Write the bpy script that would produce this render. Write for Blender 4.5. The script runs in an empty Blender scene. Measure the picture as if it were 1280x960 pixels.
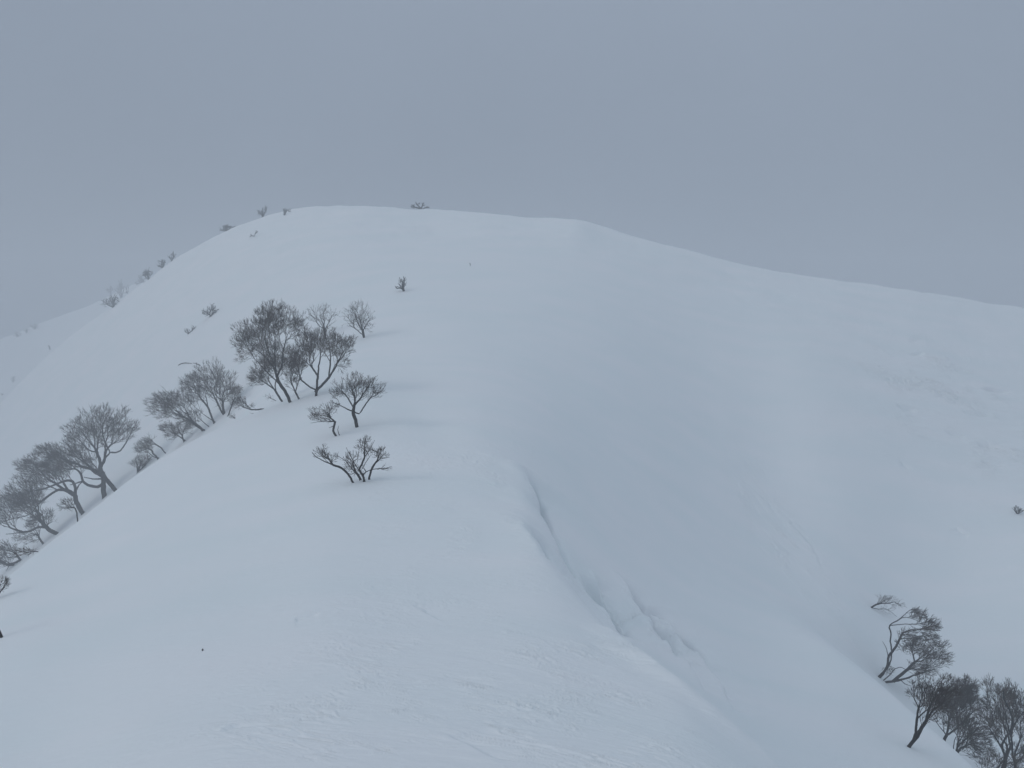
import bpy, math
import numpy as np
from mathutils import Vector

FPX = 930.0                      # focal length in photo pixels (1280 wide)
TH = math.atan(80.0 / FPX)       # camera looks a little downhill
CT, ST = math.cos(TH), math.sin(TH)
col = bpy.context.scene.collection

def ray(px, py):
    u = (px - 640.0) / FPX; v = (480.0 - py) / FPX
    d = CT + v * ST
    return u / d, (-ST + v * CT) / d

# ------------------------------------------------------------------ noise
_rng = np.random.RandomState(11)
PERM = _rng.permutation(256); PERM = np.concatenate([PERM, PERM, PERM])
GA = _rng.rand(256) * 2 * math.pi
GX, GY = np.cos(GA), np.sin(GA)
def pnoise(x, y):
    xi = np.floor(x).astype(int); yi = np.floor(y).astype(int)
    xf = x - xi; yf = y - yi; xi &= 255; yi &= 255
    def g(ix, iy, fx, fy):
        h = PERM[PERM[ix & 255] + (iy & 255)]
        return GX[h] * fx + GY[h] * fy
    u = xf**3 * (xf * (xf * 6 - 15) + 10); v = yf**3 * (yf * (yf * 6 - 15) + 10)
    a = g(xi, yi, xf, yf); b = g(xi + 1, yi, xf - 1, yf)
    c = g(xi, yi + 1, xf, yf - 1); d = g(xi + 1, yi + 1, xf - 1, yf - 1)
    return (a + u * (b - a)) * (1 - v) + (c + u * (d - c)) * v
def fbm(x, y, o=4, g=0.5):
    r = 0; a = 1
    for k in range(o):
        r = r + a * pnoise(x + 17.3 * k, y + 9.1 * k); a *= g; x = x * 2.03; y = y * 2.03
    return r
def sstep(a, b, x):
    t = np.clip((x - a) / (b - a), 0, 1); return t * t * (3 - 2 * t)

# ------------------------------------------------------------------ terrain from surveyed profiles
def pchip(x, y, xq):
    x = np.asarray(x, float); y = np.asarray(y, float)
    h = np.diff(x); dl = np.diff(y) / h; n = len(x); d = np.zeros(n)
    for i in range(1, n - 1):
        if dl[i-1] * dl[i] > 0:
            w1 = 2 * h[i] + h[i-1]; w2 = h[i] + 2 * h[i-1]
            d[i] = (w1 + w2) / (w1 / dl[i-1] + w2 / dl[i])
    d[0] = dl[0]; d[-1] = dl[-1]
    xq = np.clip(xq, x[0], x[-1])
    k = np.clip(np.searchsorted(x, xq) - 1, 0, n - 2)
    t = (xq - x[k]) / h[k]
    return ((2*t**3 - 3*t**2 + 1) * y[k] + (t**3 - 2*t**2 + t) * h[k] * d[k]
            + (-2*t**3 + 3*t**2) * y[k+1] + (t**3 - t**2) * h[k] * d[k+1])

FEAT = [
 # near ground just ahead of the photographer
 [(-300,1010,8),(-100,985,8.6),(0,975,9),(300,962,6.6),(500,960,6.4),(700,960,6.6),(860,975,6.7),(1000,1040,6.2),(1200,1150,5.5),(1500,1300,5)],
 [(-300,935,11.5),(-100,880,13),(0,835,14),(100,800,15),(200,772,15.5),(300,750,15.8),(400,735,15.5),(500,726,16),(600,743,15),(655,760,14.1),(700,783,13.2),(740,811,12.2),(800,852,10.7),(860,893,9.4),(920,940,8.7),(975,985,8.2),(1060,1060,7.4),(1200,1165,6.5),(1500,1330,6)],
 # edge of the near ridge: left shoulder, saddle, right cornice
 [(-300,930,16),(-150,830,20),(0,722,25),(50,682,29),(100,644,33),(150,602,36),(200,568,39),(250,540,41),(300,518,42),(340,506,42),
  (400,500,40),(470,530,34),(560,592,27),(620,640,22.5),(655,662,20.5),(700,718,17.2),(740,765,15.2),(800,812,13),(860,860,11.4),(920,914,10.1),(975,960,9.2),(1060,1040,8.2),(1200,1160,7.2),(1500,1350,6.6)],
 # just behind it
 [(-300,1000,22),(-150,900,27),(0,790,33),(100,700,41),(200,600,46),(300,530,48),(340,508,47),(400,486,44),(470,504,38),(560,566,30),(620,618,25),(655,642,23),
  (700,714,20.5),(740,776,20),(800,830,17.5),(860,884,15.5),(920,944,14),(975,994,12.7),(1060,1070,11),(1200,1165,8.8),(1500,1360,8)],
 # valley on the left, lower shoulder on the right
 [(-300,1000,40),(-150,900,45),(0,765,50),(100,690,55),(200,600,60),(300,525,58),(340,492,54),(400,466,52),(470,474,46),(560,516,37),(655,582,28.5),(700,624,29.5),(740,655,31),
  (800,705,33),(900,752,34),(980,787,31),(1030,802,29),(1060,816,27.5),(1100,852,26),(1150,897,23),(1220,960,19.5),(1300,1035,17),(1500,1200,14)],
 # behind the lower shoulder
 [(-300,930,80),(-150,830,80),(0,700,80),(100,620,80),(200,540,78),(300,462,74),(340,446,68),(400,436,62),(470,446,54),(560,478,45),(655,520,38),(700,550,39),(740,576,40.5),
  (800,613,43),(900,685,45),(980,747,41),(1030,791,37.5),(1060,825,35.5),(1100,885,34),(1150,945,31),(1220,1015,27),(1300,1090,25),(1500,1260,22)],
 [(-300,830,110),(-150,720,108),(0,600,104),(100,520,100),(200,450,92),(300,388,86),(400,380,78),(470,394,70),(560,420,60),(655,446,57),(740,480,57.5),
  (800,506,59),(900,565,62),(1000,632,57),(1060,680,52),(1100,705,52),(1220,735,51),(1300,720,50),(1500,760,48)],
 [(-300,760,130),(-150,650,126),(0,540,124),(100,450,120),(200,382,111),(300,325,104),(400,306,96),(470,315,90),(560,330,84),(655,340,82),(740,357,82),
  (800,372,83),(850,392,84),(900,412,84),(1000,445,78),(1100,470,78),(1280,512,78),(1500,560,76)],
 # skyline
 [(-300,720,155),(-150,620,152),(-60,560,150),(0,498,148),(40,456,145),(80,421,142),(125,388,139),(150,371,137),(180,349,135),(220,318,133),(250,300,132),(270,289,131),
  (320,270,129),(360,260,128),(400,253,127),(430,252,126),(480,255,124),(540,258,122),(600,261,118),(640,266,116),(700,269,114),(720,271,113),(745,278,113),(800,293,112),(870,311,110),
  (930,326,110),(1000,338,110),(1060,346,110),(1130,355,110),(1200,367,110),(1280,381,108),(1500,430,105)],
 [(-300,760,190),(-60,610,190),(0,560,190),(80,470,190),(150,420,188),(220,370,188),(320,330,186),(430,310,184),(640,320,180),(800,340,178),(1000,400,176),(1280,440,174),(1500,500,170)],
 # second ridge in the fog
 [(-300,500,320),(-100,450,320),(0,413,320),(30,403,320),(60,392,320),(100,380,320),(130,368,320),(150,355,320),(180,345,320),(230,335,320),(320,335,320),(430,335,320),(640,345,320),(1000,420,320),(1500,520,320)],
 [(-300,640,420),(640,560,420),(1500,640,420)],
]
NA, NL = 1500, 1200
FS = [90, 34, 34, 34, 60, 60, 70, 70, 10, 40, 30, 60, 60]
def smooth(v, n):
    k = np.hanning(2 * n + 3)[1:-1]; k /= k.sum()
    # odd reflection keeps the slope at the ends
    P = np.concatenate([2 * v[0] - v[n:0:-1], v, 2 * v[-1] - v[-2:-n-2:-1]])
    return np.convolve(P, k, 'valid')
AG = np.linspace(-1.05, 1.05, NA)
LG = np.linspace(0.0, math.log(430.0), NL)
def build_table():
    Ys, Ss = [np.full(NA, 0.0)], [np.full(NA, -1.6)]
    Ys.append(np.full(NA, math.log(2.2))); Ss.append(np.full(NA, -1.0))
    for f in FEAT:
        a = []; s = []; y = []
        for (px, py, Y) in f:
            r = ray(px, py); a.append(r[0]); s.append(r[1]); y.append(math.log(Y))
        w = FS[len(Ys) - 2]; Ys.append(smooth(pchip(a, y, AG), w)); Ss.append(smooth(pchip(a, s, AG), w))
    Ys = np.array(Ys); Ss = np.array(Ss)
    T = np.empty((NA, NL))
    for i in range(NA):
        T[i] = np.interp(LG, Ys[:, i], Ss[:, i])
    def blur(T, n, ax):
        k = np.hanning(2 * n + 3)[1:-1]; k /= k.sum()
        P = np.pad(T, [(n, n) if q == ax else (0, 0) for q in (0, 1)], mode='edge')
        return np.apply_along_axis(lambda m: np.convolve(m, k, 'valid'), ax, P)
    Tn = blur(blur(T, 6, 0), 16, 1); Tc = blur(blur(T, 4, 0), 7, 1); rc = (sstep(.04, .10, AG))[:, None] * (1 - sstep(24, 28, np.exp(LG)))[None, :]; Tn = Tn * (1 - rc) + Tc * rc; Tf = blur(Tn, 34, 1)
    wf = sstep(30, 60, np.exp(LG))[None, :] * (1 - sstep(95, 105, np.exp(LG)))[None, :]
    Tb = Tn * (1 - wf) + Tf * wf
    Tw = blur(blur(Tb, 50, 0), 50, 1); Yg = np.exp(LG)[None, :]; W = 1 - sstep(9, 17, Yg) * np.ones((NA, 1))
    W = W * (1 - sstep(.05, .22, AG))[:, None]
    Tb = Tb * (1 - W) + Tw * W
    Tg = blur(blur(Tb, 80, 0), 60, 0); Y2 = np.exp(LG)[None, :]
    A2 = (sstep(-.16, .0, AG) * (1 - sstep(.28, .40, AG)))[:, None]
    G = A2 * sstep(22, 27, Y2) * (1 - sstep(86, 98, Y2))
    Tb = Tb * (1 - G) + Tg * G
    return Tb
TAB = build_table()
def s_at(a, Y):
    a = np.clip(a, -1.049, 1.049); l = np.log(np.clip(Y, 1.0, 429.0))
    fi = (a - AG[0]) / (AG[1] - AG[0]); fj = (l - LG[0]) / (LG[1] - LG[0])
    i = np.clip(fi.astype(int), 0, NA - 2); j = np.clip(fj.astype(int), 0, NL - 2)
    u = fi - i; v = fj - j
    return (TAB[i, j] * (1-u) * (1-v) + TAB[i+1, j] * u * (1-v) + TAB[i, j+1] * (1-u) * v + TAB[i+1, j+1] * u * v)
def base_h(x, y):
    x = np.asarray(x, float); y = np.asarray(y, float)
    r = np.hypot(x, y); ph = np.arctan2(x, y)
    def side(p):
        pc = np.clip(p, -0.80, 0.80); Y = r * np.cos(pc)
        return s_at(np.tan(pc), Y) * np.maximum(Y, 1.0)
    w = 0.5 * sstep(1.0, math.pi, np.abs(ph))
    return side(ph) * (1 - w) + side(-ph) * w
def hit0(px, py, ymin=2.0):
    a, s = ray(px, py)
    Y = np.exp(LG); Y = Y[Y > ymin]
    S = s_at(np.full(len(Y), a), Y)
    k = np.argmax(S >= s)
    if S[k] < s: k = len(Y) - 1
    return np.array([a * Y[k], Y[k]])

# ---- wind-carved edges: short broken steps in the snow surface, given by where they lie on the ground
def seg_field(x, y, P):
    best = np.full(x.shape, 1e9); sd = np.zeros(x.shape); tt = np.zeros(x.shape)
    L = [0.0]
    for k in range(len(P) - 1): L.append(L[-1] + np.hypot(*(P[k+1] - P[k])))
    for k in range(len(P) - 1):
        d = P[k+1] - P[k]; q = max((d**2).sum(), 1e-9)
        t = np.clip(((x - P[k][0]) * d[0] + (y - P[k][1]) * d[1]) / q, 0, 1)
        ex = x - (P[k][0] + t * d[0]); ey = y - (P[k][1] + t * d[1])
        dist = np.hypot(ex, ey); m = dist < best
        best = np.where(m, dist, best)
        sd = np.where(m, np.sign(d[0] * ey - d[1] * ex) * dist, sd)
        tt = np.where(m, (L[k] + t * math.sqrt(q)) / L[-1], tt)
    return sd, tt
EDGES = [
 # (pixels along the edge, step height, width of the gentle side, side that drops: +1 left of travel, -1 right)
 ([(653,580),(660,600),(667,622),(672,645),(690,672),(700,695),(716,720),(735,750)], .70, 1.5, 1),
 ([(657,655),(664,668),(676,684),(684,700)], .55, .5, 1),
 ([(700,690),(716,706),(731,722),(748,748)], .38, .5, 1),
 ([(722,700),(738,726),(752,748),(766,772),(790,800)], .48, .6, 1),
 ([(740,706),(750,728),(764,748),(780,776)], .38, .5, 1),
 ([(768,708),(786,730),(800,756),(818,784),(836,812)], .62, .7, 1),
 ([(800,742),(822,762),(842,780),(856,798),(868,815)], .62, .6, 1),
 ([(812,770),(830,800),(846,826)], .26, .4, 1),
 ([(905,585),(935,608),(958,630),(975,655)], .05, .6, 1),
 ([(975,640),(1000,668),(1018,692),(1030,720)], .05, .6, 1),
 ([(1222,486),(1240,487),(1266,490)], .30, 1.2, -1),
 ([(1200,514),(1222,516),(1244,520)], .22, 1.0, -1),
 ([(1178,538),(1200,543),(1210,547)], .20, 1.0, -1),
 ([(1218,553),(1236,555),(1252,560)], .28, 1.0, -1),
 ([(1120,508),(1134,511),(1148,515)], .20, 1.0, -1),
 ([(1124,577),(1134,582),(1142,588)], .16, .8, -1),
 ([(1224,577),(1240,579),(1256,581)], .16, .8, -1),
 ([(1130,428),(1150,424),(1172,425)], .16, 1.2, -1),
 ([(1132,444),(1156,443)], .14, 1.2, -1),
 ([(1196,660),(1206,666),(1214,670)], .14, .6, -1),
 ([(368,771),(384,767),(400,764)], .05, .25, -1),
 ([(272,914),(284,910),(294,905)], .03, .25, -1),
 ([(702,712),(726,744),(752,772),(776,796)], .30, .5, 1),
 ([(862,802),(884,832),(902,862),(918,890)], .30, .6, 1),
 ([(842,806),(862,836),(880,864)], .26, .5, 1),
 ([(706,690),(722,716),(738,742),(752,762)], .45, .6, 1),
 ([(752,778),(776,797),(800,816),(830,840),(860,864),(890,890),(920,917),(950,942),(985,975),(1030,1015)], .30, .7, 1),
 ([(560,920),(580,930),(600,944),(640,958)], .03, .5, 1),
 ([(510,755),(525,760),(540,768),(555,776)], .03, .5, 1),
]
EDG = []
for (pp, hh, ww, sgn) in EDGES:
    P = np.array([hit0(*p) for p in pp])
    EDG.append((P, hh, ww, sgn))

def detail(x, y):
    r = np.hypot(x, y)
    z = 0.10 * fbm(x / 9.0, y / 9.0, 3) * sstep(4, 12, r) + 0.30 * fbm(x / 34 + 5, y / 34, 2) * sstep(40, 80, r) + .30 * fbm(x / 6.5, y / 6.5 + 3, 3) * sstep(88, 104, r) * (1 - sstep(150, 170, r))
    # rotated frame: wind blows from the left and a little towards us
    for (ang, lx, ly, amp, cx, cy, rx, ry, k) in (
        (-0.62, 2.2, .50, .028, 0.2, 10.0, 3.6, 6.5, 1.0),
        (-0.50, 1.2, .32, .020, -0.6, 8.0, 3.4, 4.5, 2.0),
        (0.02, 6.5, 1.0, .19, 47., 78., 13., 15., 3.0),
        (-0.50, 4.0, .60, .07, 4.3, 23.5, 2.6, 3.0, 6.0),
        (-1.34, 4.5, .8, .10, 18.5, 52., 2.6, 11., 4.0),
        (-0.30, 3.0, .9, .035, -1.5, 27., 4.5, 13., 5.0),
    ):
        c, s = math.cos(ang), math.sin(ang)
        u = (x * c + y * s) / lx; v = (-x * s + y * c) / ly
        w = fbm(u * .6 + 3 * k, v * .6, 3)
        n = fbm(u + .8 * w + 7 * k, v + 1.2 * w, 4, .55)
        t = n * 3.0 + .35 * v; f = t - np.floor(t)
        saw = f * f * (1 - sstep(.82, 1.0, f))
        m = np.exp(-(((x - cx) / rx)**2 + ((y - cy) / ry)**2))
        patch = sstep(-.12, .35, fbm(x / (rx * .45) + k * 3, y / (ry * .30), 3))
        z = z + amp * m * (patch * saw * 1.6 + n * .45)
    for (P, hh, ww, sgn) in EDG:
        lo = P.min(0) - 4 * ww; hi = P.max(0) + 4 * ww
        m = (x > lo[0]) & (x < hi[0]) & (y > lo[1]) & (y < hi[1])
        if not m.any(): continue
        xx = x[m]; yy = y[m]
        wob = fbm(xx / (ww * 2.2), yy / (ww * 2.2), 3)
        sd, tt = seg_field(xx, yy, P)
        sd = sd * sgn + wob * ww * .30
        prof = -np.exp(-np.maximum(sd, 0) / ww) * sstep(-.02, .10 + .05 * ww, sd) + .28 * np.exp(-(np.minimum(sd, 0) / (ww * .6))**2) * (sd <= 0) \
               + .28 * (sd > 0) * (1 - sstep(-.02, .10 + .05 * ww, sd))
        if P[:, 1].mean() > 32 and abs(P[-1][0] - P[0][0]) > 1.2 * abs(P[-1][1] - P[0][1]): prof = .45 * prof - .9 * np.exp(-((sd - .1) / .22)**2); fl = .30
        else: fl = .12
        if hh >= .4: prof = prof - .95 * np.exp(-((sd - .22) / .26)**2)
        fade = sstep(0, fl, tt) * (1 - sstep(.82 - fl, 1.0, tt)) * (.9 + .5 * wob)
        far = 1 - sstep(2.5 * ww, 3.8 * ww, np.abs(sd))
        z[m] += 1.7 * hh * prof * fade * far
    return z
def H(x, y):
    x = np.asarray(x, float); y = np.asarray(y, float)
    return base_h(x, y) + detail(x, y)
def hit(px, py):
    a, s = ray(px, py)
    Y = np.exp(np.linspace(math.log(4), math.log(300), 2600))
    Z = H(a * Y, Y); ok = Z / Y >= s
    k = int(np.argmax(ok))
    if not ok.any(): k = int(np.argmax(Z / Y))
    return a * Y[k], Y[k], Z[k]

# ------------------------------------------------------------------ helpers
def nodes(mat):
    mat.use_nodes = True; nt = mat.node_tree; nt.nodes.clear(); return nt, nt.nodes.new, nt.links.new
def mesh_obj(name, V, F, mat, parent=None, smooth=True, loops=3):
    me = bpy.data.meshes.new(name)
    V = np.asarray(V, np.float32); F = np.asarray(F, np.int32)
    me.vertices.add(len(V)); me.vertices.foreach_set('co', V.ravel())
    n = F.shape[1]
    me.loops.add(F.size); me.loops.foreach_set('vertex_index', F.ravel())
    me.polygons.add(len(F))
    me.polygons.foreach_set('loop_start', np.arange(0, F.size, n, dtype=np.int32))
    me.polygons.foreach_set('loop_total', np.full(len(F), n, np.int32))
    me.polygons.foreach_set('use_smooth', np.full(len(F), smooth))
    me.update(calc_edges=True); me.validate()
    me.materials.append(mat)
    o = bpy.data.objects.new(name, me); col.objects.link(o)
    if parent: o.parent = parent
    return o

# ------------------------------------------------------------------ materials
def snow_material():
    m = bpy.data.materials.new('wind_packed_snow'); nt, N, L = nodes(m)
    out = N('ShaderNodeOutputMaterial'); b = N('ShaderNodeBsdfPrincipled'); L(b.outputs[0], out.inputs[0])
    g = N('ShaderNodeNewGeometry')
    n1 = N('ShaderNodeTexNoise'); n1.inputs['Scale'].default_value = .35; n1.inputs['Detail'].default_value = 4
    mp = N('ShaderNodeMapping'); mp.inputs['Scale'].default_value = (.35, 1, 1); mp.inputs['Rotation'].default_value = (0, 0, .5)
    L(g.outputs['Position'], mp.inputs[0]); L(mp.outputs[0], n1.inputs['Vector'])
    r = N('ShaderNodeValToRGB')
    r.color_ramp.elements[0].position = .35; r.color_ramp.elements[0].color = (.825, .862, .880, 1)
    r.color_ramp.elements[1].position = .68; r.color_ramp.elements[1].color = (.872, .880, .900, 1)
    L(n1.outputs[0], r.inputs[0]); L(r.outputs[0], b.inputs['Base Color'])
    b.inputs['Roughness'].default_value = .75
    b.inputs['Specular IOR Level'].default_value = .25
    # fine crust, coarser drift texture
    mp2 = N('ShaderNodeMapping'); mp2.inputs['Scale'].default_value = (1, 3.4, 1); mp2.inputs['Rotation'].default_value = (0, 0, .35)
    L(g.outputs['Position'], mp2.inputs[0])
    n2 = N('ShaderNodeTexNoise'); n2.inputs['Scale'].default_value = 2.2; n2.inputs['Detail'].default_value = 7; n2.inputs['Roughness'].default_value = .62
    L(mp2.outputs[0], n2.inputs['Vector'])
    n3 = N('ShaderNodeTexNoise'); n3.inputs['Scale'].default_value = 38; n3.inputs['Detail'].default_value = 3
    L(g.outputs['Position'], n3.inputs['Vector'])
    b1 = N('ShaderNodeBump'); b1.inputs['Strength'].default_value = .30; b1.inputs['Distance'].default_value = .06
    b2 = N('ShaderNodeBump'); b2.inputs['Strength'].default_value = .20; b2.inputs['Distance'].default_value = .008
    L(n2.outputs[0], b1.inputs['Height']); L(n3.outputs[0], b2.inputs['Height'])
    L(b1.outputs[0], b2.inputs['Normal']); L(b2.outputs[0], b.inputs['Normal'])
    return m
def bark_material(name, c0, c1, sc):
    m = bpy.data.materials.new(name); nt, N, L = nodes(m)
    out = N('ShaderNodeOutputMaterial'); b = N('ShaderNodeBsdfPrincipled'); L(b.outputs[0], out.inputs[0])
    g = N('ShaderNodeNewGeometry'); n = N('ShaderNodeTexNoise'); n.inputs['Scale'].default_value = sc; n.inputs['Detail'].default_value = 5
    L(g.outputs['Position'], n.inputs['Vector'])
    r = N('ShaderNodeValToRGB'); r.color_ramp.elements[0].position = .36; r.color_ramp.elements[0].color = (*c0, 1)
    r.color_ramp.elements[1].position = .66; r.color_ramp.elements[1].color = (*c1, 1)
    L(n.outputs[0], r.inputs[0]); L(r.outputs[0], b.inputs['Base Color'])
    b.inputs['Roughness'].default_value = .9; b.inputs['Specular IOR Level'].default_value = .15
    bp = N('ShaderNodeBump'); bp.inputs['Strength'].default_value = .5; bp.inputs['Distance'].default_value = .02
    L(n.outputs[0], bp.inputs['Height']); L(bp.outputs[0], b.inputs['Normal'])
    return m
SNOW = snow_material()
BARK = bark_material('grey_bark', (.010, .010, .011), (.040, .036, .034), 6)
TWIG = bark_material('brown_twigs', (.028, .019, .014), (.080, .054, .040), 1.2)

# ------------------------------------------------------------------ ground sheet (one mesh, all round the camera)
def build_ground():
    inner = np.linspace(-0.70, 0.70, 1000)
    outer = np.concatenate([np.linspace(0.70, math.pi, 60)[1:], np.linspace(-math.pi, -0.70, 60)[1:-1]])
    ph = np.concatenate([inner, outer]); n = len(ph)
    r = np.concatenate([np.exp(np.linspace(math.log(.4), math.log(5.5), 40))[:-1],
                        np.exp(np.linspace(math.log(5.5), math.log(60), 790))[:-1],
                        np.exp(np.linspace(math.log(60), math.log(100), 360))[:-1],
                        np.exp(np.linspace(math.log(100), math.log(160), 70))[:-1],
                        np.exp(np.linspace(math.log(160), math.log(425), 60))])
    R, PH = np.meshgrid(r, ph, indexing='ij')
    X = R * np.sin(PH); Y = R * np.cos(PH); Z = H(X, Y)
    V = np.stack([X, Y, Z], -1).reshape(-1, 3)
    m = len(r)
    i = np.arange(m - 1)[:, None]; j = np.arange(n)[None, :]; jn = (j + 1) % n
    F = np.stack([i * n + j, (i + 1) * n + j + 0 * i, (i + 1) * n + jn, i * n + jn], -1).reshape(-1, 4)[:, ::-1]
    V = np.vstack([V, [[0, 0, Z[0].mean()]]])
    o = mesh_obj('ground', V, F, SNOW)
    # close the hole under the photographer's feet
    import bmesh
    bm = bmesh.new(); bm.from_mesh(o.data); bm.verts.ensure_lookup_table()
    cv = bm.verts[-1]
    for q in range(n):
        f = bm.faces.new((cv, bm.verts[(q + 1) % n], bm.verts[q])); f.smooth = True
    bmesh.ops.recalc_face_normals(bm, faces=bm.faces[:])
    bm.faces.ensure_lookup_table()
    if bm.faces[len(bm.faces)//2].normal.z < 0: bmesh.ops.reverse_faces(bm, faces=bm.faces[:])
    bm.to_mesh(o.data); bm.free()
    o['kind'] = 'structure'
    return o, float(Z.min()), float(Z.max())
ground, ZMIN, ZMAX = build_ground()
print('ground z', ZMIN, ZMAX, len(ground.data.vertices))

# ------------------------------------------------------------------ bare trees
def unit(v): return v / (np.linalg.norm(v, axis=-1, keepdims=True) + 1e-9)
class Plant:
    """grown in units of 'u' (x right, y away, z up) from the foot; scaled to metres at the end"""
    def __init__(s, seed):
        s.r = np.random.RandomState(seed); s.p = []; s.par = []; s.dir = []; s.path = []; s.ok = []; s.main = []; s.fl = []; s.nst = 0
    def add(s, p, par, ok=True, main=False):
        p = np.asarray(p, float)
        if par < 0: d = np.array([0, 0, 1.]); pl = 0
        else: d = unit(p - s.p[par]); pl = s.path[par] + np.linalg.norm(p - s.p[par])
        s.p.append(p); s.par.append(par); s.dir.append(d); s.path.append(pl); s.ok.append(ok); s.main.append(main); s.fl.append(0.0)
        return len(s.p) - 1
    def stem(s, pts, start=-1, clear=.35, step=3.0, wob=.25, depth=0.0):
        P = [np.array([a, 0.0, b]) for a, b in pts]
        # depth drifts along the stem
        tot = sum(np.linalg.norm(P[k+1] - P[k]) for k in range(len(P) - 1)); acc = 0
        for k in range(1, len(P)):
            acc += math.hypot(P[k][0] - P[k-1][0], P[k][2] - P[k-1][2]); P[k][1] = depth * acc + (s.p[start][1] if start >= 0 else 0)
        if start < 0: cur = s.add(P[0], -1, clear <= 0, True)
        else: cur = start; P[0] = s.p[start].copy(); 
        acc = 0
        for k in range(len(P) - 1):
            d = P[k+1] - P[k]; L = np.linalg.norm(d); n = max(1, int(L / step))
            p0 = P[k-1] if k else P[k]; p3 = P[k+2] if k + 2 < len(P) else P[k+1]
            for q in range(1, n + 1):
                t = q / n
                c = .5 * ((2*P[k]) + (-p0 + P[k+1]) * t + (2*p0 - 5*P[k] + 4*P[k+1] - p3) * t*t + (-p0 + 3*P[k] - 3*P[k+1] + p3) * t**3)
                c = c + s.r.randn(3) * wob
                cur = s.add(c, cur, (acc + L * t) / tot > clear, True)
                f = min(1.0, (acc + L * t) / max(tot, 1e-6)); s.fl[cur] = (.88 - .60 * f) if (start < 0 and not s.nst) else (.42 - .27 * f)
            acc += L
        s.nst += 1
        return cur
    def crown(s, blobs, bf=.35, step=2.6, jit=.35, up=.3):
        T = []
        foot = s.p[0]
        for (cx, cz, rx, rz, n) in blobs:
            d = unit(s.r.randn(n, 3)); rad = s.r.rand(n, 1) ** (1 / 2.4)
            if n > 60:            # leafless crowns hang together in sprays with gaps between them
                K = max(6, int(n / 13)); cd = unit(s.r.randn(K, 3)); cr = s.r.rand(K, 1) ** (1 / 2.6)
                C = cd * cr; w = s.r.randint(0, K, n); q = C[w] * (1 + s.r.randn(n, 1) * .18) + s.r.randn(n, 3) * .11
                keep = s.r.rand(n, 1) < .38; q = np.where(keep, d * rad, q); L = np.linalg.norm(q, axis=1, keepdims=True)
                d = q / (L + 1e-6); rad = np.minimum(L, 1.08)
            q = d * rad * np.array([rx, rx * .75, rz]) 
            # ragged outline
            q *= 1 + .14 * np.sin(3.1 * np.arctan2(q[:, 2:3], q[:, 0:1]) + s.r.rand() * 6) + .07 * np.sin(7 * np.arctan2(q[:, 2:3], q[:, 0:1]) + s.r.rand() * 6)
            T.append(q + np.array([cx, s.r.randn() * rx * .15, cz]))
        T = np.vstack(T)
        A = np.array([p for p, o in zip(s.p, s.ok) if o])
        dist = np.array([np.min(np.linalg.norm(A - t, axis=1)) for t in T])
        T = T[np.argsort(dist)]
        cap = len(s.p) + 40 * len(T)
        PP = np.zeros((cap, 3)); DD = np.zeros((cap, 3)); PL = np.zeros(cap); OK = np.zeros(cap, bool)
        n0 = len(s.p); PP[:n0] = s.p; DD[:n0] = s.dir; PL[:n0] = s.path; OK[:n0] = s.ok
        tips = []
        foc = np.array([A[:, 0].mean(), 0, A[:, 2].mean() * .6])
        for t in T:
            n = len(s.p)
            v = t - PP[:n]; d = np.linalg.norm(v, axis=1) + 1e-6
            cs = (v * DD[:n]).sum(1) / d
            cost = d * (1 + 1.3 * (1 - cs)) + bf * PL[:n] + np.where(OK[:n], 0, 1e6)
            k = int(np.argmin(cost)); L = d[k]
            if L < .8: continue
            m = max(1, int(round(L / step)))
            p0 = PP[k]; t0 = DD[k] * L * .5; e = unit(v[k] / L + unit(t - foc) * .9 + np.array([0, 0, up * .5])) * L * .7
            cur = k
            for q in range(1, m + 1):
                w = q / m
                c = (2*w**3 - 3*w**2 + 1) * p0 + (w**3 - 2*w**2 + w) * t0 + (-2*w**3 + 3*w**2) * t + (w**3 - w**2) * e
                if q < m: c = c + s.r.randn(3) * jit * min(1, L / 12)
                cur = s.add(c, cur)
                PP[cur] = s.p[cur]; DD[cur] = s.dir[cur]; PL[cur] = s.path[cur]; OK[cur] = True
            tips.append(cur)
        return tips
    def twigs(s, n=3, L=4.5, up=.35, spread=.32, lean=(0, 0, 0)):
        base = list(range(len(s.p)))
        kids = np.zeros(len(s.p), int)
        for p in s.par:
            if p >= 0: kids[p] += 1
        for i in base:
            if s.main[i] or not s.ok[i]: continue
            m = n if kids[i] == 0 else (1 if s.r.rand() < .33 else 0)
            for q in range(m):
                d = unit(s.dir[i] + s.r.randn(3) * spread + np.array([0, 0, up]) + np.array(lean))
                l = L * (.55 + .7 * s.r.rand())
                a = s.add(s.p[i] + d * l * .5, i)
                s.add(s.p[a] + unit(d + s.r.randn(3) * .22 + np.array([0, 0, up * .4])) * l * .5, a)
    def radii(s, tip, root):
        n = len(s.p); c = np.zeros(n)
        kids = [[] for _ in range(n)]
        for i, p in enumerate(s.par):
            if p >= 0: kids[p].append(i)
        for i in range(n - 1, -1, -1):
            if not kids[i]: c[i] = 1
            else: c[i] = sum(c[k] for k in kids[i])
        roots = [i for i in range(n) if s.par[i] < 0]
        mx = max(c[i] for i in roots)
        e = math.log(root / tip) / math.log(max(mx, 2))
        s.rad = np.maximum(tip * c ** .12, root * (c / mx) ** .54); s.cnt = c
        s.root = np.arange(n)
        for i in range(n):
            if s.par[i] >= 0: s.root[i] = s.root[s.par[i]]
        s.rad = np.maximum(s.rad, root * np.array(s.fl))
        for i in roots: s.rad[i] = max([s.rad[k] for k in kids[i]] + [tip])
        s.cont = np.zeros(n, bool)
        for i in range(n):
            if kids[i]: s.cont[max(kids[i], key=lambda k: c[k])] = True
        # widen the foot where it enters the snow
        for i in roots: s.rad[i] *= 1.25
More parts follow.
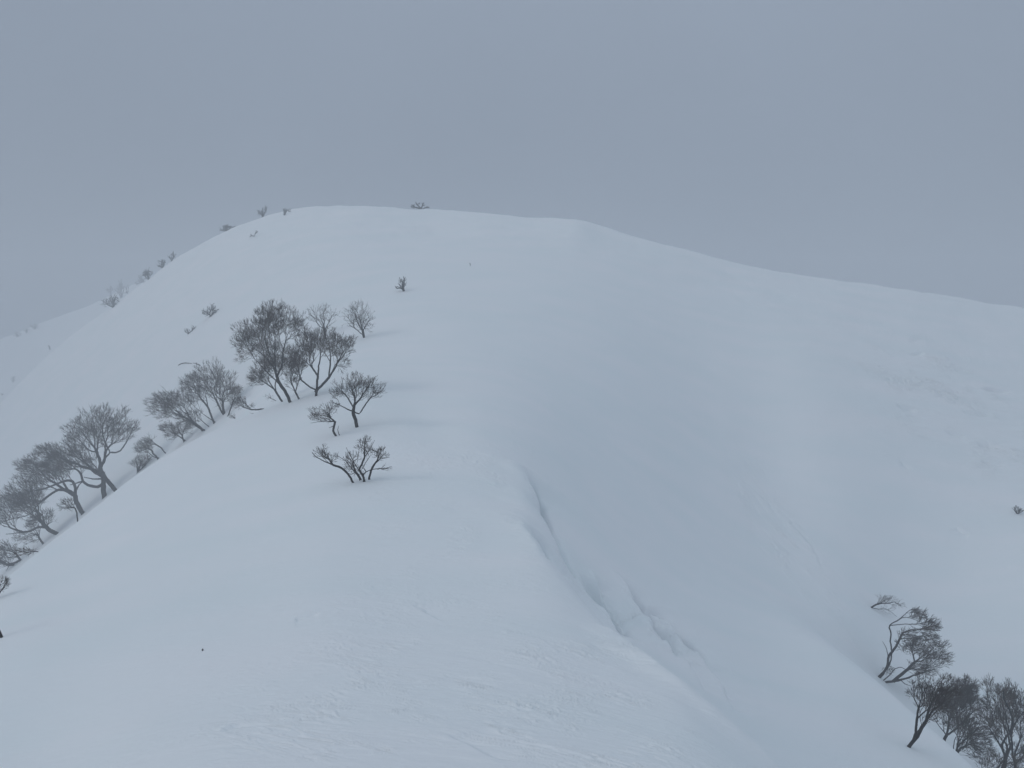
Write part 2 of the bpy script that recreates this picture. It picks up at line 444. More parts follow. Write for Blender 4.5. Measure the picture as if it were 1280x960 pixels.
    def tubes(s, mask, sides, scale):
        P = np.array(s.p); D = np.array(s.dir); par = np.array(s.par); idx = np.where(mask & (par >= 0))[0]
        if len(idx) == 0: return None
        pp = par[idx]
        dA = np.where((s.cont[idx] & (par[pp] >= 0))[:, None], D[pp], D[idx]); rA = np.where(s.cont[idx], s.rad[pp], np.minimum(s.rad[idx] * 1.2, s.rad[pp]))
        dB = D[idx]; rB = s.rad[idx]
        def ring(C, d, r):
            ref = np.tile(np.array([.31, .93, .12]), (len(d), 1))
            u = unit(np.cross(d, ref)); v = np.cross(d, u)
            a = np.arange(sides) * 2 * math.pi / sides
            return C[:, None, :] + r[:, None, None] * (np.cos(a)[None, :, None] * u[:, None, :] + np.sin(a)[None, :, None] * v[:, None, :])
        A = ring(P[pp], dA, rA); B = ring(P[idx], dB, rB)
        V = np.concatenate([A, B], 1).reshape(-1, 3) * scale
        b = (np.arange(len(idx)) * 2 * sides)[:, None]; k = np.arange(sides)[None, :]; kn = (k + 1) % sides
        F = np.stack([b + k, b + kn, b + sides + kn, b + sides + k], -1).reshape(-1, 4)
        return V, F
    def build(s, root, scale, tname='trunk', cname='crown', thr=.30, tip=.15, rr=2.0):
        s.radii(tip, rr)
        big = s.rad > max(thr * rr, tip * 1.8)
        big |= np.array(s.main)
        for q in [i for i in range(len(s.p)) if s.par[i] < 0]:
            mine = s.root == q
            if tname == cname:
                a = s.tubes(mine, 4, scale)
                if a: mesh_obj(tname, a[0], a[1], BARK, root)
                continue
            a = s.tubes(big & mine, 7, scale)
            if a: mesh_obj(tname, a[0], a[1], BARK, root)
            b = s.tubes(~big & mine, 3, scale)
            if b: mesh_obj(cname, b[0], b[1], TWIG, root)

def empty(name, loc, label, cat, group=None):
    o = bpy.data.objects.new(name, None); o.location = loc; o.empty_display_size = .3; col.objects.link(o)
    o['label'] = label; o['category'] = cat
    if group: o['group'] = group
    return o

def plant(kind, cat, label, foot, stems, blobs, seed, Y=None, group=None, root=2.0, tip=.15, bf=.5, tw=(5, 5.6), up=.25, clear=.35,
          step=2.6, lean=(0, 0, 0), depth=0.0, parts=('trunk', 'crown'), jit=.15):
    """foot: where the stem leaves the snow; stems: polylines; blobs: crown masses (cx, cy, rx, ry, twig count)"""
    fx, fy = foot
    if Y is None:
        X, Yg, Z = hit(fx, fy)
    else:
        a, sl = ray(fx, fy); X, Yg = a * Y, Y; Z = float(H(np.array([X]), np.array([Y]))[0])
    sc = Yg / FPX
    a, sl = ray(fx, fy); extra = (sl * Yg - Z) / sc      # buried / extended length of the foot in units
    pl = Plant(seed)
    for i, st in enumerate(stems):
        pts = [(px - fx, fy - py) for px, py in st]
        dp = depth + max(-.22, min(.22, (i - (len(stems) - 1) / 2) * .12)) * (-1) ** i
        if Y is not None and extra > 1: pts = [(pts[0][0] + (pts[0][0] - pts[1][0]) * .1, pts[0][1] - extra)] + pts
        else: pts = [(pts[0][0] - (pts[1][0] - pts[0][0]) * .15, pts[0][1] - 2.5)] + pts
        # branches that begin on an earlier stem start from its nearest point
        start = -1
        if i > 0 and len(st) > 1:
            q = np.array([st[0][0] - fx, 0, fy - st[0][1]])
            P = np.array(pl.p); dd = np.hypot(P[:, 0] - q[0], P[:, 2] - q[2])
            if st[0][1] < fy - 7: start = int(dd.argmin()); pts = pts[1:]
        pl.stem(pts, start, clear=clear if start < 0 else 0, depth=dp, wob=.18)
    tip *= (.95 if parts[0] == parts[1] else .65 if group == G1 else .60); big = len(blobs) and sum(b[4] for b in blobs) > 150
    bl = [(cx - fx, fy - cy, rx, ry, int(n * ((2.3 if group == G1 else 1.9) if big else 1.5))) for cx, cy, rx, ry, n in blobs]
    pl.crown(bl, bf=bf, step=step, up=up, jit=jit)
    if tw[0]: pl.twigs(tw[0], tw[1], up=up, lean=lean)
    o = empty(kind, (X, Yg, Z + (extra * sc if (Y is not None and extra > 1) else 0)), label, cat, group)
    if Y is not None and extra > 1:      # keep the empty at the foot on the snow
        o.location.z = Z
        for k in range(len(pl.p)): pl.p[k] = pl.p[k] + np.array([0, 0, extra])
    # true footing: lift parts that would fall below local ground far from foot is left to the snow
    pl.build(o, sc, tname=parts[0], cname=parts[1], rr=root, tip=tip)
    return o

G1 = 'bare wind-bent trees along the left shoulder'
G2 = 'bare trees in the middle clump'
G3 = 'bare trees in the gully at lower right'
G4 = 'small bushes along the skyline'
T = 'bare_tree'; S = 'bare_shrub'

# --- left shoulder
plant(T, 'tree', 'tallest bare tree of the left shoulder with a round upright crown and a twisted trunk', (145,613),
      [[(145,613),(139,603),(133,592),(131,582),(135,577),(140,569),(147,562),(145,556)],[(133,580),(130,571),(127,563),(124,556)],[(147,562),(158,561),(166,552),(174,538),(178,530)],
       [(127,565),(118,560),(110,550)],[(136,556),(138,540),(137,525)]],
      [(133,530,27,26,330),(108,535,20,17,170),(156,536,16,16,90),(170,532,8,8,20)], 1, group=G1, root=2.6, clear=.6)
plant(T, 'tree', 'thick crooked tree with its limb bent flat to the left, beside the tallest left tree', (131,621),
      [[(131,621),(131,612),(132,604),(125,607),(114,604),(109,599),(108,590),(103,583),(94,583)],[(132,604),(133,594),(134,588)],[(109,598),(100,602),(92,604)],[(130,598),(120,597),(110,594)]],
      [(84,572,26,16,260),(66,562,20,9,150),(100,556,16,15,140),(112,576,14,12,60)], 2, group=G1, root=3.0, clear=.5, lean=(-.35, 0, 0))
plant(T, 'tree', 'leaning tree with forked trunk and long level limbs sweeping left, third from right on shoulder', (104,642),
      [[(104,642),(100,633),(97,623),(98,612),(98,603),(93,598),(80,601),(62,608),(52,610)],[(98,620),(90,613),(76,611),(64,618),(50,629),(38,642),(22,647),(2,652)],[(98,612),(103,604),(107,600)]],
      [(52,592,27,15,300),(38,580,20,11,150),(28,628,24,14,200),(74,585,22,12,140)], 3, group=G1, root=2.8, clear=.45, lean=(-.45, 0, 0))
plant(T, 'tree', 'bent bare tree with a fan of twigs reaching the left picture edge', (72,667),
      [[(72,667),(64,663),(58,656),(52,647),(48,640)],[(60,660),(48,659),(36,664),(22,666),(6,668)],[(58,656),(66,652)]],
      [(22,622,26,20,330),(6,640,20,16,160),(40,612,18,12,110),(46,645,18,10,90),(60,648,10,8,30)], 4, group=G1, root=2.5, clear=.45, lean=(-.4, 0, 0))
plant(S, 'shrub', 'small bent shrub standing just under the trees of the left shoulder', (54,680),
      [[(54,680),(50,672),(51,664),(52,660)],[(51,668),(42,666),(32,670)]],
      [(32,672,18,8,70),(44,658,12,6,30)], 5, group=G1, root=1.2, clear=.4, lean=(-.5, 0, 0), parts=('stem', 'twigs'))
plant(S, 'shrub', 'low pale twigs lying on the snow rim below the bent shrub', (48,690),
      [[(48,690),(42,689),(32,692)]], [(34,688,13,4,40)], 6, group=G1, root=.6, clear=.1, lean=(-.5, 0, -.2), parts=('stem', 'twigs'))
plant(S, 'shrub', 'faint small shrub seen between the trunks behind the left shoulder', (96,641),
      [[(96,641),(90,634),(84,631)]], [(84,631,10,7,50)], 7, Y=40, group=G1, root=.8, clear=.1, parts=('stem', 'twigs'))
plant(T, 'tree', 'dark low bare tree with zigzag limbs cut by the left picture edge', (27,700),
      [[(27,700),(20,703),(12,705),(4,703),(-8,698)],[(25,699),(21,693),(20,688)],[(14,705),(9,709),(5,715)]],
      [(6,688,17,11,130),(-16,690,18,14,80),(2,703,14,7,40)], 8, group=G1, root=1.9, clear=.3, lean=(-.3, 0, 0))
plant(S, 'shrub', 'upright twiggy shrub at the left picture edge below the other trees', (-3,748),
      [[(-3,748),(3,738),(10,728),(14,721)],[(-3,746),(0,734),(4,724)],[(-4,748),(-6,735)]],
      [(3,730,9,8,50),(-10,730,12,12,40)], 9, group=G1, root=1.0, clear=.2, parts=('stem', 'twigs'))
plant(T, 'tree', 'dark leaning trunk foot poking in at the left picture edge over a soft snow shadow', (2,797),
      [[(2,797),(-1,789),(-5,782),(-14,772),(-24,762)]],
      [(-44,744,24,16,120)], 10, group=G1, root=1.9, clear=.7, lean=(-.4, 0, 0))

# --- between the left shoulder and the middle
plant(S, 'shrub', 'short leaning shrub, rightmost and thinnest of the three low ones right of the left trees', (207,567),
      [[(207,567),(202,560),(196,556),(190,551)]], [(187,552,7,6,50)], 11, root=.8, clear=.4, lean=(-.3, 0, 0), parts=('stem', 'twigs'))
plant(S, 'shrub', 'bushy leaning shrub in the middle of the three low ones right of the left trees', (199,573),
      [[(199,573),(192,571),(185,565)],[(197,573),(190,564)]], [(179,561,12,10,110)], 12, root=1.0, clear=.2, lean=(-.3, 0, .1), parts=('stem', 'twigs'))
plant(S, 'shrub', 'narrow fan shrub, leftmost of the three low ones right of the left trees', (172,591),
      [[(172,591),(176,583),(180,574)],[(172,591),(178,585),(186,578)],[(172,591),(171,582)]], [(179,577,12,8,110)], 13, root=.9, clear=.2, parts=('stem', 'twigs'))

# --- second clump
plant(T, 'tree', 'wide grey-brown bare tree leaning left, left half of the second clump', (256,538),
      [[(256,538),(246,532),(234,522),(224,512)],[(252,536),(240,525),(232,510)],[(262,534),(250,524),(240,512)]],
      [(208,507,25,17,360),(225,500,20,12,160),(238,522,15,10,110)], 14, group='bare trees in the second clump', root=1.5, clear=.25, lean=(-.25, 0, 0))
plant(S, 'shrub', 'low dense shrub leaning left under the wide second-clump tree', (232,551),
      [[(232,551),(224,545),(215,540)],[(230,551),(226,540),(222,532)]], [(217,539,14,10,160),(236,532,10,8,60)], 15, group='bare trees in the second clump', root=1.0, clear=.2, lean=(-.25, 0, 0), parts=('stem', 'twigs'))
plant(T, 'tree', 'round-crowned bare tree in the second clump, beside a fallen snowy branch', (268,529),
      [[(268,529),(265,518),(262,506),(262,495)],[(282,522),(276,512),(270,500),(266,490)],[(282,522),(279,508),(281,494)],[(270,529),(258,519),(247,508)]],
      [(266,478,31,23,420),(246,484,18,15,170),(284,492,13,15,110)], 16, group='bare trees in the second clump', root=1.5, clear=.3)
plant(S, 'shrub', 'slim upright shrub at the right side of the second clump', (285,520),
      [[(285,520),(289,510),(293,500),(296,490)]], [(294,494,8,14,80)], 17, group='bare trees in the second clump', root=.8, clear=.2, parts=('stem', 'twigs'))
plant(S, 'shrub', 'flattened branch lying on snow with a tuft at its left end, between two clumps', (330,511),
      [[(330,511),(322,512),(314,512),(308,510),(303,508)],[(326,513),(320,517),(312,516)]], [(301,504,8,6,50),(312,509,7,3,14)], 18, root=.9, clear=.3, lean=(-.2, 0, .2), parts=('stem', 'twigs'))
plant(S, 'shrub', 'tiny buried twigs in the snow left of the flattened branch', (294,523),
      [[(294,523),(290,521),(286,522)]], [(291,520,5,2.5,22)], 19, root=.6, clear=.0, tw=(2,3), parts=('stem', 'twigs'))

# --- middle clump
plant(T, 'tree', 'largest tree of the middle clump with a huge fan of fine branches and slanting trunk', (363,503),
      [[(363,503),(359,491),(352,478),(349,466),(349,452),(350,438),(352,424)],[(350,470),(356,455),(357,440),(360,425)],[(349,462),(340,450),(330,440),(320,432)],[(349,456),(342,440),(338,420)],[(353,480),(343,472),(332,462)]],
      [(352,399,29,20,400),(316,426,26,22,430),(335,407,21,18,190),(372,410,14,16,130),(345,440,22,16,200)], 20, group=G2, root=2.0, clear=.35)
plant(T, 'tree', 'low spreading tree at the left foot of the middle clump', (353,502),
      [[(353,502),(347,492),(343,484),(338,476)],[(344,486),(334,479),(326,474)],[(347,490),(345,478),(350,466)]],
      [(326,470,13,11,190),(338,456,15,11,190),(352,458,14,12,130)], 21, group=G2, root=1.3, clear=.3, lean=(-.2, 0, 0))
plant(T, 'tree', 'thin forked tree standing in the centre of the middle clump', (374,499),
      [[(374,499),(370,490),(366,478),(367,462)],[(370,489),(374,477),(378,465),(380,455)],[(368,484),(361,474)]],
      [(370,452,18,14,210),(366,474,12,12,60)], 22, Y=None, group=G2, root=1.1, clear=.3)
plant(T, 'tree', 'upright tree with clean dark trunk and long right limb, right side of the middle clump', (395,495),
      [[(395,495),(397,484),(399,472),(401,460),(404,448),(406,436)],[(396,488),(404,480),(411,472),(418,461),(423,452),(431,443)],[(395,486),(388,484),(378,476),(370,466)],[(399,470),(392,458),(382,448)],[(411,472),(412,456),(412,440)]],
      [(404,428,30,17,420),(428,434,15,17,170),(382,440,17,14,170),(372,458,12,10,60),(428,456,10,8,30)], 23, group=G2, root=1.9, clear=.3)
plant(T, 'tree', 'small airy tree standing behind the middle clump, left of the lone round one', (407,420),
      [[(407,420),(406,412),(404,404),(401,396)],[(406,412),(411,404),(414,396)]],
      [(404,396,18,15,110)], 24, group=G2, root=1.3, clear=.3, bf=.35, tw=(2,5), tip=.18)
plant(T, 'tree', 'lone small tree with a neat round crown, rightmost behind the middle clump', (455,422),
      [[(455,422),(454,414),(452,406),(451,398)],[(454,414),(459,406),(463,398)],[(453,418),(444,411),(436,407)]],
      [(450,396,19,18,190)], 25, group=G2, root=1.5, clear=.2, bf=.35, tw=(2,5), tip=.18)
plant(S, 'shrub', 'tiny half-buried twigs at the left foot of the middle clump', (345,501),
      [[(345,501),(339,498),(334,494)],[(345,501),(338,502)]], [(336,497,5,4,18)], 26, root=.4, clear=.1, tw=(1,3), parts=('stem', 'twigs'))

# --- three separate trees in front
plant(T, 'tree', 'open-crowned small tree on a short straight trunk, in front of the middle clump', (446,534),
      [[(446,534),(445,525),(443,517),(443,513)],[(443,515),(450,517),(455,510),(460,502),(466,494)],[(443,513),(445,502),(446,492)],[(443,513),(436,511),(427,506),(418,502)],[(443,511),(438,500),(430,490)],[(445,505),(455,494),(464,482),(468,473)]],
      [(440,484,22,14,130),(464,484,17,14,110),(450,476,12,10,60),(424,492,11,9,50),(472,492,8,6,20)], 27, root=2.2, clear=.8, bf=.42, tw=(3, 5), tip=.19)
plant(T, 'tree', 'small flat-topped tree with a double stem, left of the short straight trunk', (420,545),
      [[(420,545),(417,538),(419,531),(420,526),(414,521),(408,512)],[(418,528),(408,526),(398,527),(389,528)],[(424,544),(422,537),(424,532)],[(420,532),(413,534)]],
      [(404,517,17,9,90),(414,510,10,8,50),(394,522,8,5,20)], 28, root=1.4, clear=.5, bf=.42, tw=(3, 4.2), tip=.19)
plant(T, 'tree', 'nearest small tree, several curved stems spreading from the snow at the centre left', (448,603),
      [[(441,603),(436,592),(428,584),(418,579),(408,574),(400,569),(394,562)],[(455,600),(453,594),(449,588),(453,577),(458,568),(463,560),(467,551)],
       [(462,597),(464,589),(467,583),(473,575),(481,571),(489,570)],[(455,600),(455,592),(462,588),(470,586)],[(450,598),(444,590),(434,580)],[(470,586),(480,585),(492,582)],[(452,590),(441,578),(434,566),(431,560)]],
      [(402,566,11,7,60),(416,572,9,5,20),(440,574,13,12,70),(458,558,12,10,70),(475,568,13,8,56),(447,588,12,7,26),(480,585,10,3,10)], 29, root=1.5, clear=.4, bf=.45, tw=(3, 4.6), tip=.20, up=.4)

# --- lower right
plant(S, 'shrub', 'small shrub leaning out from the gully wall, topmost in the lower-right group', (1089,760),
      [[(1089,760),(1095,756),(1103,754),(1110,754),(1118,752),(1126,757)],[(1089,760),(1098,762),(1106,761),(1114,765),(1121,771)]],
      [(1106,749,11,6,80),(1120,754,8,5,20),(1112,764,8,5,14)], 30, group=G3, root=1.1, clear=.1, tw=(2,4), parts=('stem', 'twigs'))
plant(T, 'tree', 'slender two-stemmed tree with an angular bent top hanging right, upper lower-right group', (1098,846),
      [[(1098,846),(1104,838),(1107,828),(1107,815),(1113,804)],[(1101,847),(1109,836),(1114,824),(1115,811),(1113,800),(1114,790),(1112,779),(1124,772),(1136,761),(1142,758)],[(1112,779),(1130,778),(1149,778),(1158,776)],
       [(1107,818),(1103,806),(1096,794)]],
      [(1158,778,13,13,170),(1146,764,10,8,80),(1136,793,16,10,80),(1160,796,14,9,60),(1110,836,5,6,16)], 31, group=G3, root=1.5, clear=.5, tip=.18, lean=(.35, 0, -.1))
plant(T, 'tree', 'low tree whose dark limbs reach right from the gully rim', (1107,853),
      [[(1107,853),(1118,850),(1130,845),(1141,839),(1152,833),(1162,829)],[(1103,852),(1112,845),(1120,837),(1129,835),(1138,841)],[(1118,850),(1128,842),(1138,832),(1148,822)],[(1130,812),(1138,802),(1145,794),(1152,784)],[(1124,849),(1134,857),(1143,861)]],
      [(1164,818,20,13,230),(1140,806,18,9,150),(1152,836,16,10,130),(1176,806,13,8,50)], 32, group=G3, root=1.9, clear=.35, tip=.17, lean=(.3, 0, 0))
plant(T, 'tree', 'forked dark-green-stemmed tree standing on the near snow rim at lower right', (1136,934),
      [[(1136,934),(1141,919),(1141,905),(1140,890),(1140,876),(1141,862)],[(1137,932),(1147,920),(1153,908),(1160,897),(1166,886)],[(1141,914),(1150,904),(1157,900)],[(1141,890),(1148,880),(1156,872)]],
      [(1168,868,24,18,200),(1148,852,16,16,120),(1176,850,18,12,90),(1160,895,12,5,16)], 33, group=G3, root=2.2, clear=.45, tip=.19, lean=(.2, 0, 0))
plant(T, 'tree', 'dense dark tree behind the snow rim, filling the middle of the lower-right group', (1179,921),
      [[(1179,921),(1186,912),(1194,904),(1202,892),(1210,882)],[(1176,910),(1166,898),(1158,886)],[(1194,904),(1192,888),(1190,872)]],
      [(1198,872,27,24,720),(1178,878,24,20,420),(1206,858,17,15,260)], 34, Y=31, group=G3, root=1.9, clear=.25, tip=.19, lean=(.2, 0, 0))
plant(T, 'tree', 'low shaded tree spreading over the bottom of the gully beyond the rim', (1193,933),
      [[(1193,933),(1200,922),(1208,912),(1216,902)],[(1198,926),(1212,930),(1224,940)],[(1196,928),(1208,924),(1222,926)]],
      [(1210,908,24,16,360),(1222,932,22,15,230),(1194,902,18,12,160)], 35, Y=29, group=G3, root=1.9, clear=.3, tip=.18, lean=(.3, 0, 0))
plant(T, 'tree', 'tall open tree with a straight trunk and pointed top in the bottom right corner', (1247,975),
      [[(1247,975),(1247,955),(1246,937),(1242,927),(1238,918),(1240,906),(1245,894),(1244,878),(1237,862),(1229,849),(1225,836)],[(1246,937),(1250,927),(1254,914),(1250,900)],[(1242,922),(1232,910),(1222,896)],[(1246,938),(1236,946),(1228,958)]],
      [(1234,884,20,26,230),(1246,862,16,22,170),(1227,848,7,12,30),(1250,905,18,18,140)], 36, Y=28, group=G3, root=2.5, clear=.3, tip=.19)
plant(T, 'tree', 'thin curving tree beside the tall open one, cut by the right picture edge', (1263,975),
      [[(1263,975),(1265,958),(1263,948),(1258,935),(1255,920),(1252,904),(1255,890),(1260,878),(1268,866)],[(1262,948),(1272,938),(1276,924)],[(1258,938),(1270,932),(1282,930)]],
      [(1264,876,17,24,230),(1278,900,16,22,170),(1256,858,11,15,80),(1276,935,16,16,110)], 37, Y=28.8, group=G3, root=1.9, clear=.3, tip=.19)
plant(S, 'shrub', 'tangled brush in front of the corner trees at the bottom right', (1232,985),
      [[(1232,985),(1238,968),(1246,952)],[(1232,985),(1226,966),(1222,950)]],
      [(1238,948,20,14,150),(1268,955,18,12,100)], 38, Y=26.5, group=G3, root=1.2, clear=.1, tip=.17, parts=('stem', 'twigs'))

# --- small bushes out on the slopes
def bush(label, foot, blobs, seed, Y=None, n=3, group=None, root=.8, tip=.22, L=2.6, lean=(0,0,0)):
    r = np.random.RandomState(seed); st = []
    for k in range(n):
        b = blobs[k % len(blobs)]
        ex = b[0] + (r.rand() - .5) * b[2]; ey = b[1] + (r.rand() - .5) * b[3] * .6
        bx = foot[0] + (r.rand() - .5) * b[2] * .5
        st.append([(bx, foot[1]), ((bx + ex) / 2 + r.randn() * .6, (foot[1] + ey) / 2), (ex, ey)])
    return plant('bare_bush', 'bush', label, foot, st, blobs, seed, Y=None, group=group, root=root, tip=tip, clear=0, step=1.6, tw=(2, L), bf=.3, parts=('stem', 'stem'), lean=lean, jit=.15)
bush('small dark spiky bush alone on the open slope above the middle clump', (505,364), [(504,355,5,6,12),(500,360,5,3,8)], 50, n=5, L=5, root=1.0)
bush('reddish low bush on upper left slope, larger of the two between clump and skyline', (264,395), [(258,391,4,4,18),(266,387,6,6,34)], 51, n=6, L=3.2)
bush('sparse little bush below the reddish one on the upper left slope', (236,417), [(234,415,4,3,12),(243,411,4,3,8)], 52, n=4, L=3, root=.6)
bush('lowest and widest bush on the left skyline', (142,384), [(142,376,6,7,40),(133,379,5,5,18)], 53, n=6, group=G4)
bush('rounded bush on the left skyline just above the widest one', (152,372), [(151,364,6,6,30)], 54, n=4, group=G4)
bush('very small thin bush on the left skyline right of the rounded one', (160,367), [(159,362,2.5,4,9)], 55, n=2, group=G4)
bush('flat dark clump pressed against the left skyline', (176,354), [(177,352,3.5,2.2,34),(171,356,3,3,16)], 56, n=4, group=G4, tip=.3)
bush('faint twiggy bush touching the flat dark clump on the left skyline', (180,351), [(176,346,3,3,8)], 57, n=2, group=G4)
bush('pointed conical bush halfway up the left skyline', (186,347), [(185,341,5.5,5,40),(185,336,2,4,8)], 58, n=5, group=G4)
bush('compact oval bush leaning on the skyline above the pointed one', (203,335), [(204,329,3.5,3.5,28),(201,333,3,2,9)], 59, n=3, group=G4, tip=.28)
bush('sparse upright bush, last of the row climbing the left skyline', (215,325), [(213,321,3,3.5,9),(217,317,2.5,5,9)], 60, n=4, group=G4)
bush('low dark mound-shaped bush where the skyline levels towards the summit', (282,284), [(284,279,4.5,2.6,34),(279,282,4,1.5,9),(290,279,4,1,6)], 61, n=4, group=G4, tip=.28)
bush('bush of separate vertical twigs on the skyline left of the summit', (328,269), [(325,264,2.5,3,12),(329,262,1.6,4,9),(332,260,1.2,4,9)], 62, n=5, group=G4)
bush('tiny diamond-shaped bush just below the skyline left of the summit', (356,269), [(356,265,3,3,20)], 63, n=3, group=G4)
bush('faint speck of a bush just right of the tiny diamond-shaped one', (363,265), [(362,264,2.2,1,6)], 64, n=1, group=G4, root=.5)
bush('faint pair of twig tips on the upper left snowfield', (318,296), [(315,295,1.6,1,5),(320,291,1,2,4)], 65, n=2, root=.4)
bush('dark bush arching over a hump of snow on the summit', (527,257), [(517,254,2.2,1.8,16),(521,251,3,1,12),(529,252,2,1.3,14),(534,255,3,.9,8)], 66, n=6, root=.9, tip=.28, L=2)
bush('thin twig tip standing in the bare upper slope below the summit', (588,333), [(588,331,.5,1.6,3)], 67, n=1, root=.35, tip=.12, L=1.5)
bush('small bush at the right picture edge on the shaded slope', (1272,643), [(1273,639,4,3,16),(1269,636,4,2,5)], 68, n=4, root=.9, L=3)
bush('short black twig stub sticking up near the far left snow edge', (63,437), [(62,434,1,1.8,7)], 69, n=2, root=1.2, tip=.35, L=1.5)
bush('tiny twig stub at the far left edge of the snowfield', (3,494), [(3,493,1.2,.9,5)], 70, n=1, root=.8, tip=.3, L=1.2)
bush('faint low bush above the tiny stub at the far left', (16,478), [(17,474,2.5,3,8)], 71, n=2, root=.4, tip=.14, L=2)
bush('faint elongated bush on the foggy second ridge, leftmost there', (21,407), [(22,404,4,2,16)], 72, Y=233, n=3, group='bushes on the foggy ridge')
bush('faint flat bush on the foggy second ridge beside the leftmost', (32,403), [(32,400,2.5,1,8)], 73, Y=233, n=2, group='bushes on the foggy ridge')
bush('faint wide bush just below the crest of the foggy second ridge', (43,408), [(43,405,4,2,10)], 74, Y=228, n=3, group='bushes on the foggy ridge')
bush('ghostly bush floating in the fog above the lowest skyline bush', (138,367), [(138,359,4,4,14)], 75, Y=200, n=3, group='bushes on the foggy ridge')
bush('ghostly bush highest in the fog above the left skyline', (151,356), [(151,346,2.5,4.5,12)], 76, Y=200, n=3, group='bushes on the foggy ridge')
bush('little dark twig poking through the snow in the left foreground', (253,813.5), [(253.5,812,1.6,.7,8)], 77, n=2, root=.9, tip=.35, L=1.2)

def branch(label, pts, seed, root=1.0, lift=1.0):
    fx, fy = pts[0]; X, Y, Z = hit(fx, fy); sc = Y / FPX
    pl = Plant(seed); cur = pl.add(np.array([0, 0, -.6]), -1, False, True); pl.fl[cur] = .9
    for k in range(1, len(pts)):
        for h in (.5, 1.0):
            q = np.array(hit(pts[k-1][0] * (1 - h) + pts[k][0] * h, pts[k-1][1] * (1 - h) + pts[k][1] * h)) - np.array([X, Y, Z])
            cur = pl.add(q / sc + np.array([0, 0, .3 + .2 * pl.r.randn()]), cur, True, True); pl.fl[cur] = .9 - .5 * k / len(pts)
    for k in range(7):
        i = pl.r.randint(2, len(pl.p)); d = unit(pl.dir[i] + pl.r.randn(3) * .6 + np.array([0, 0, .5]))
        pl.add(pl.p[i] + d * (1.5 + 1.5 * pl.r.rand()), i)
    o = empty('buried_branch', (X, Y, Z), label, 'branch'); pl.build(o, sc, 'stem', 'twigs', rr=root, tip=.25)
    return o
branch('thin dark branch lying on the snow above the second clump, the longer left one', [(223,457),(227,455.5),(233,454.5),(240,455)], 80, .6)
branch('short dark branch lying on the snow right of the longer one above the second clump', [(250,457),(246,455.5),(241,454)], 81, .6)

# ------------------------------------------------------------------ fog
def haze():
    m = bpy.data.materials.new('haze_air'); nt, N, L = nodes(m)
    out = N('ShaderNodeOutputMaterial'); v = N('ShaderNodeVolumePrincipled'); L(v.outputs[0], out.inputs['Volume'])
    v.inputs['Color'].default_value = (.83, .855, .895, 1); v.inputs['Density'].default_value = .0046; v.inputs['Anisotropy'].default_value = .0
    z0, z1 = ZMIN - 1.0, max(ZMAX, 8) + 14
    x0, x1, y0, y1 = -432, 432, -432, 432
    V = [(x, y, z) for z in (z0, z1) for y in (y0, y1) for x in (x0, x1)]
    F = [(0, 2, 3, 1), (4, 5, 7, 6), (0, 1, 5, 4), (2, 6, 7, 3), (0, 4, 6, 2), (1, 3, 7, 5)]
    o = mesh_obj('haze', V, F, m, smooth=False); o['kind'] = 'stuff'
    o['label'] = 'cold grey mountain fog filling the air around the ridge'; o['category'] = 'fog'
haze()

# ------------------------------------------------------------------ light and camera
sc = bpy.context.scene
EL, AZ = 30.0, -106.0      # sun height; compass angle from the view direction (negative = left)
w = bpy.data.worlds.new('World'); sc.world = w; w.use_nodes = True
nt = w.node_tree; nt.nodes.clear(); N = nt.nodes.new; L = nt.links.new
out = N('ShaderNodeOutputWorld'); bg = N('ShaderNodeBackground'); L(bg.outputs[0], out.inputs[0])
sky = N('ShaderNodeTexSky'); sky.sky_type = 'NISHITA'; sky.sun_disc = False
sky.sun_elevation = math.radians(EL); sky.sun_rotation = math.radians(AZ); sky.air_density = 1.0; sky.dust_density = 2.0
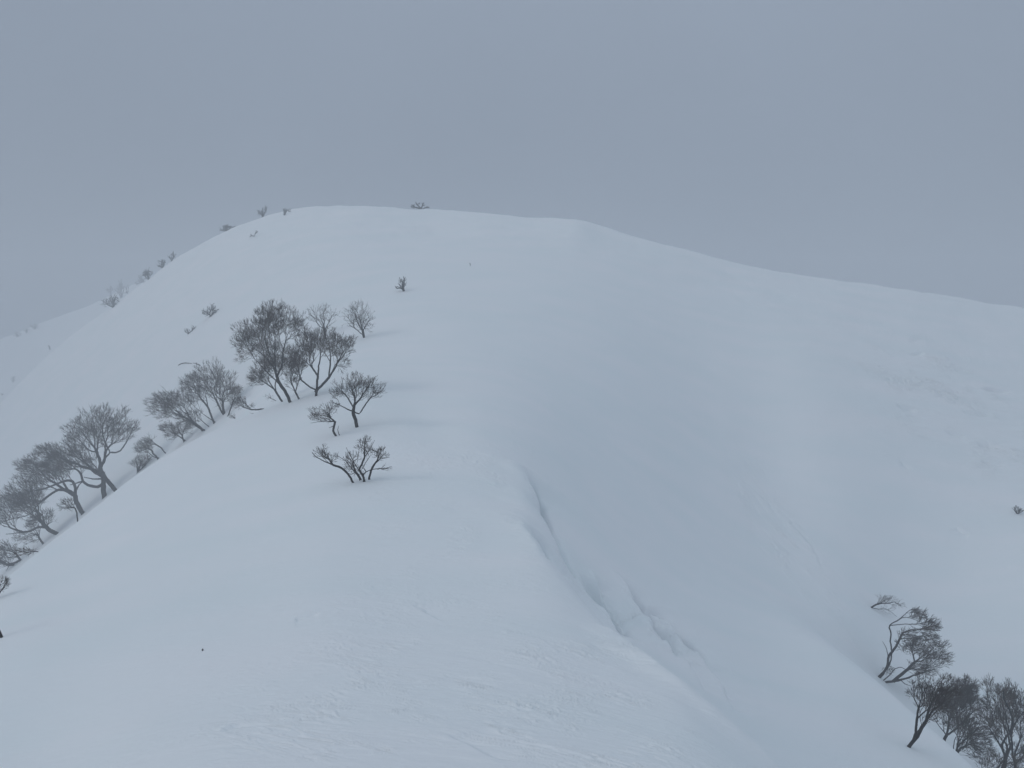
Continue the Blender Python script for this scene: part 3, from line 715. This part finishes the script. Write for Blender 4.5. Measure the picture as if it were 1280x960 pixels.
# solid cloud deck: brighter overhead than at the horizon, soft mottling
tc = N('ShaderNodeTexCoord'); sep = N('ShaderNodeSeparateXYZ'); L(tc.outputs['Generated'], sep.inputs[0])
mr = N('ShaderNodeMapRange'); mr.inputs['From Min'].default_value = -.05; mr.inputs['From Max'].default_value = 1; L(sep.outputs['Z'], mr.inputs['Value'])
rp = N('ShaderNodeValToRGB'); e = rp.color_ramp.elements
e[0].position = 0; e[0].color = (2.3, 2.75, 3.5, 1); e[1].position = 1; e[1].color = (7.5, 8.8, 10.05, 1)
m1 = e.new(.40); m1.color = (3.35, 4.0, 5.0, 1)
L(mr.outputs[0], rp.inputs[0])
nz = N('ShaderNodeTexNoise'); nz.inputs['Scale'].default_value = 1.3; nz.inputs['Detail'].default_value = 3; L(tc.outputs['Generated'], nz.inputs['Vector'])
mm = N('ShaderNodeMapRange'); mm.inputs['To Min'].default_value = .80; mm.inputs['To Max'].default_value = 1.20; L(nz.outputs[0], mm.inputs['Value'])
vm = N('ShaderNodeVectorMath'); vm.operation = 'SCALE'; L(rp.outputs[0], vm.inputs[0]); L(mm.outputs[0], vm.inputs['Scale'])
mx = N('ShaderNodeMix'); mx.data_type = 'RGBA'; mx.inputs['Factor'].default_value = .93
L(sky.outputs[0], mx.inputs['A']); L(vm.outputs[0], mx.inputs['B']); L(mx.outputs['Result'], bg.inputs['Color'])
bg.inputs['Strength'].default_value = .08

ld = bpy.data.lights.new('sun', 'SUN'); ld.energy = .58; ld.angle = math.radians(20); ld.color = (1, .97, .93)
lo = bpy.data.objects.new('sun', ld); col.objects.link(lo)
el, az = math.radians(EL), math.radians(AZ)
d = Vector((math.sin(az) * math.cos(el), math.cos(az) * math.cos(el), math.sin(el)))
lo.rotation_euler = d.to_track_quat('Z', 'Y').to_euler(); lo.location = d * 60

cd = bpy.data.cameras.new('camera'); cam = bpy.data.objects.new('camera', cd); col.objects.link(cam)
cd.sensor_width = 36; cd.lens = FPX / 1280 * 36; cd.clip_start = .05; cd.clip_end = 3000
cam.location = (0, 0, 0); cam.rotation_euler = (math.pi / 2 - TH, 0, 0); sc.camera = cam
sc.cycles.volume_bounces = 2
sc.view_settings.view_transform = 'Standard'; sc.view_settings.look = 'None'; sc.view_settings.exposure = 0.0; sc.view_settings.gamma = 1
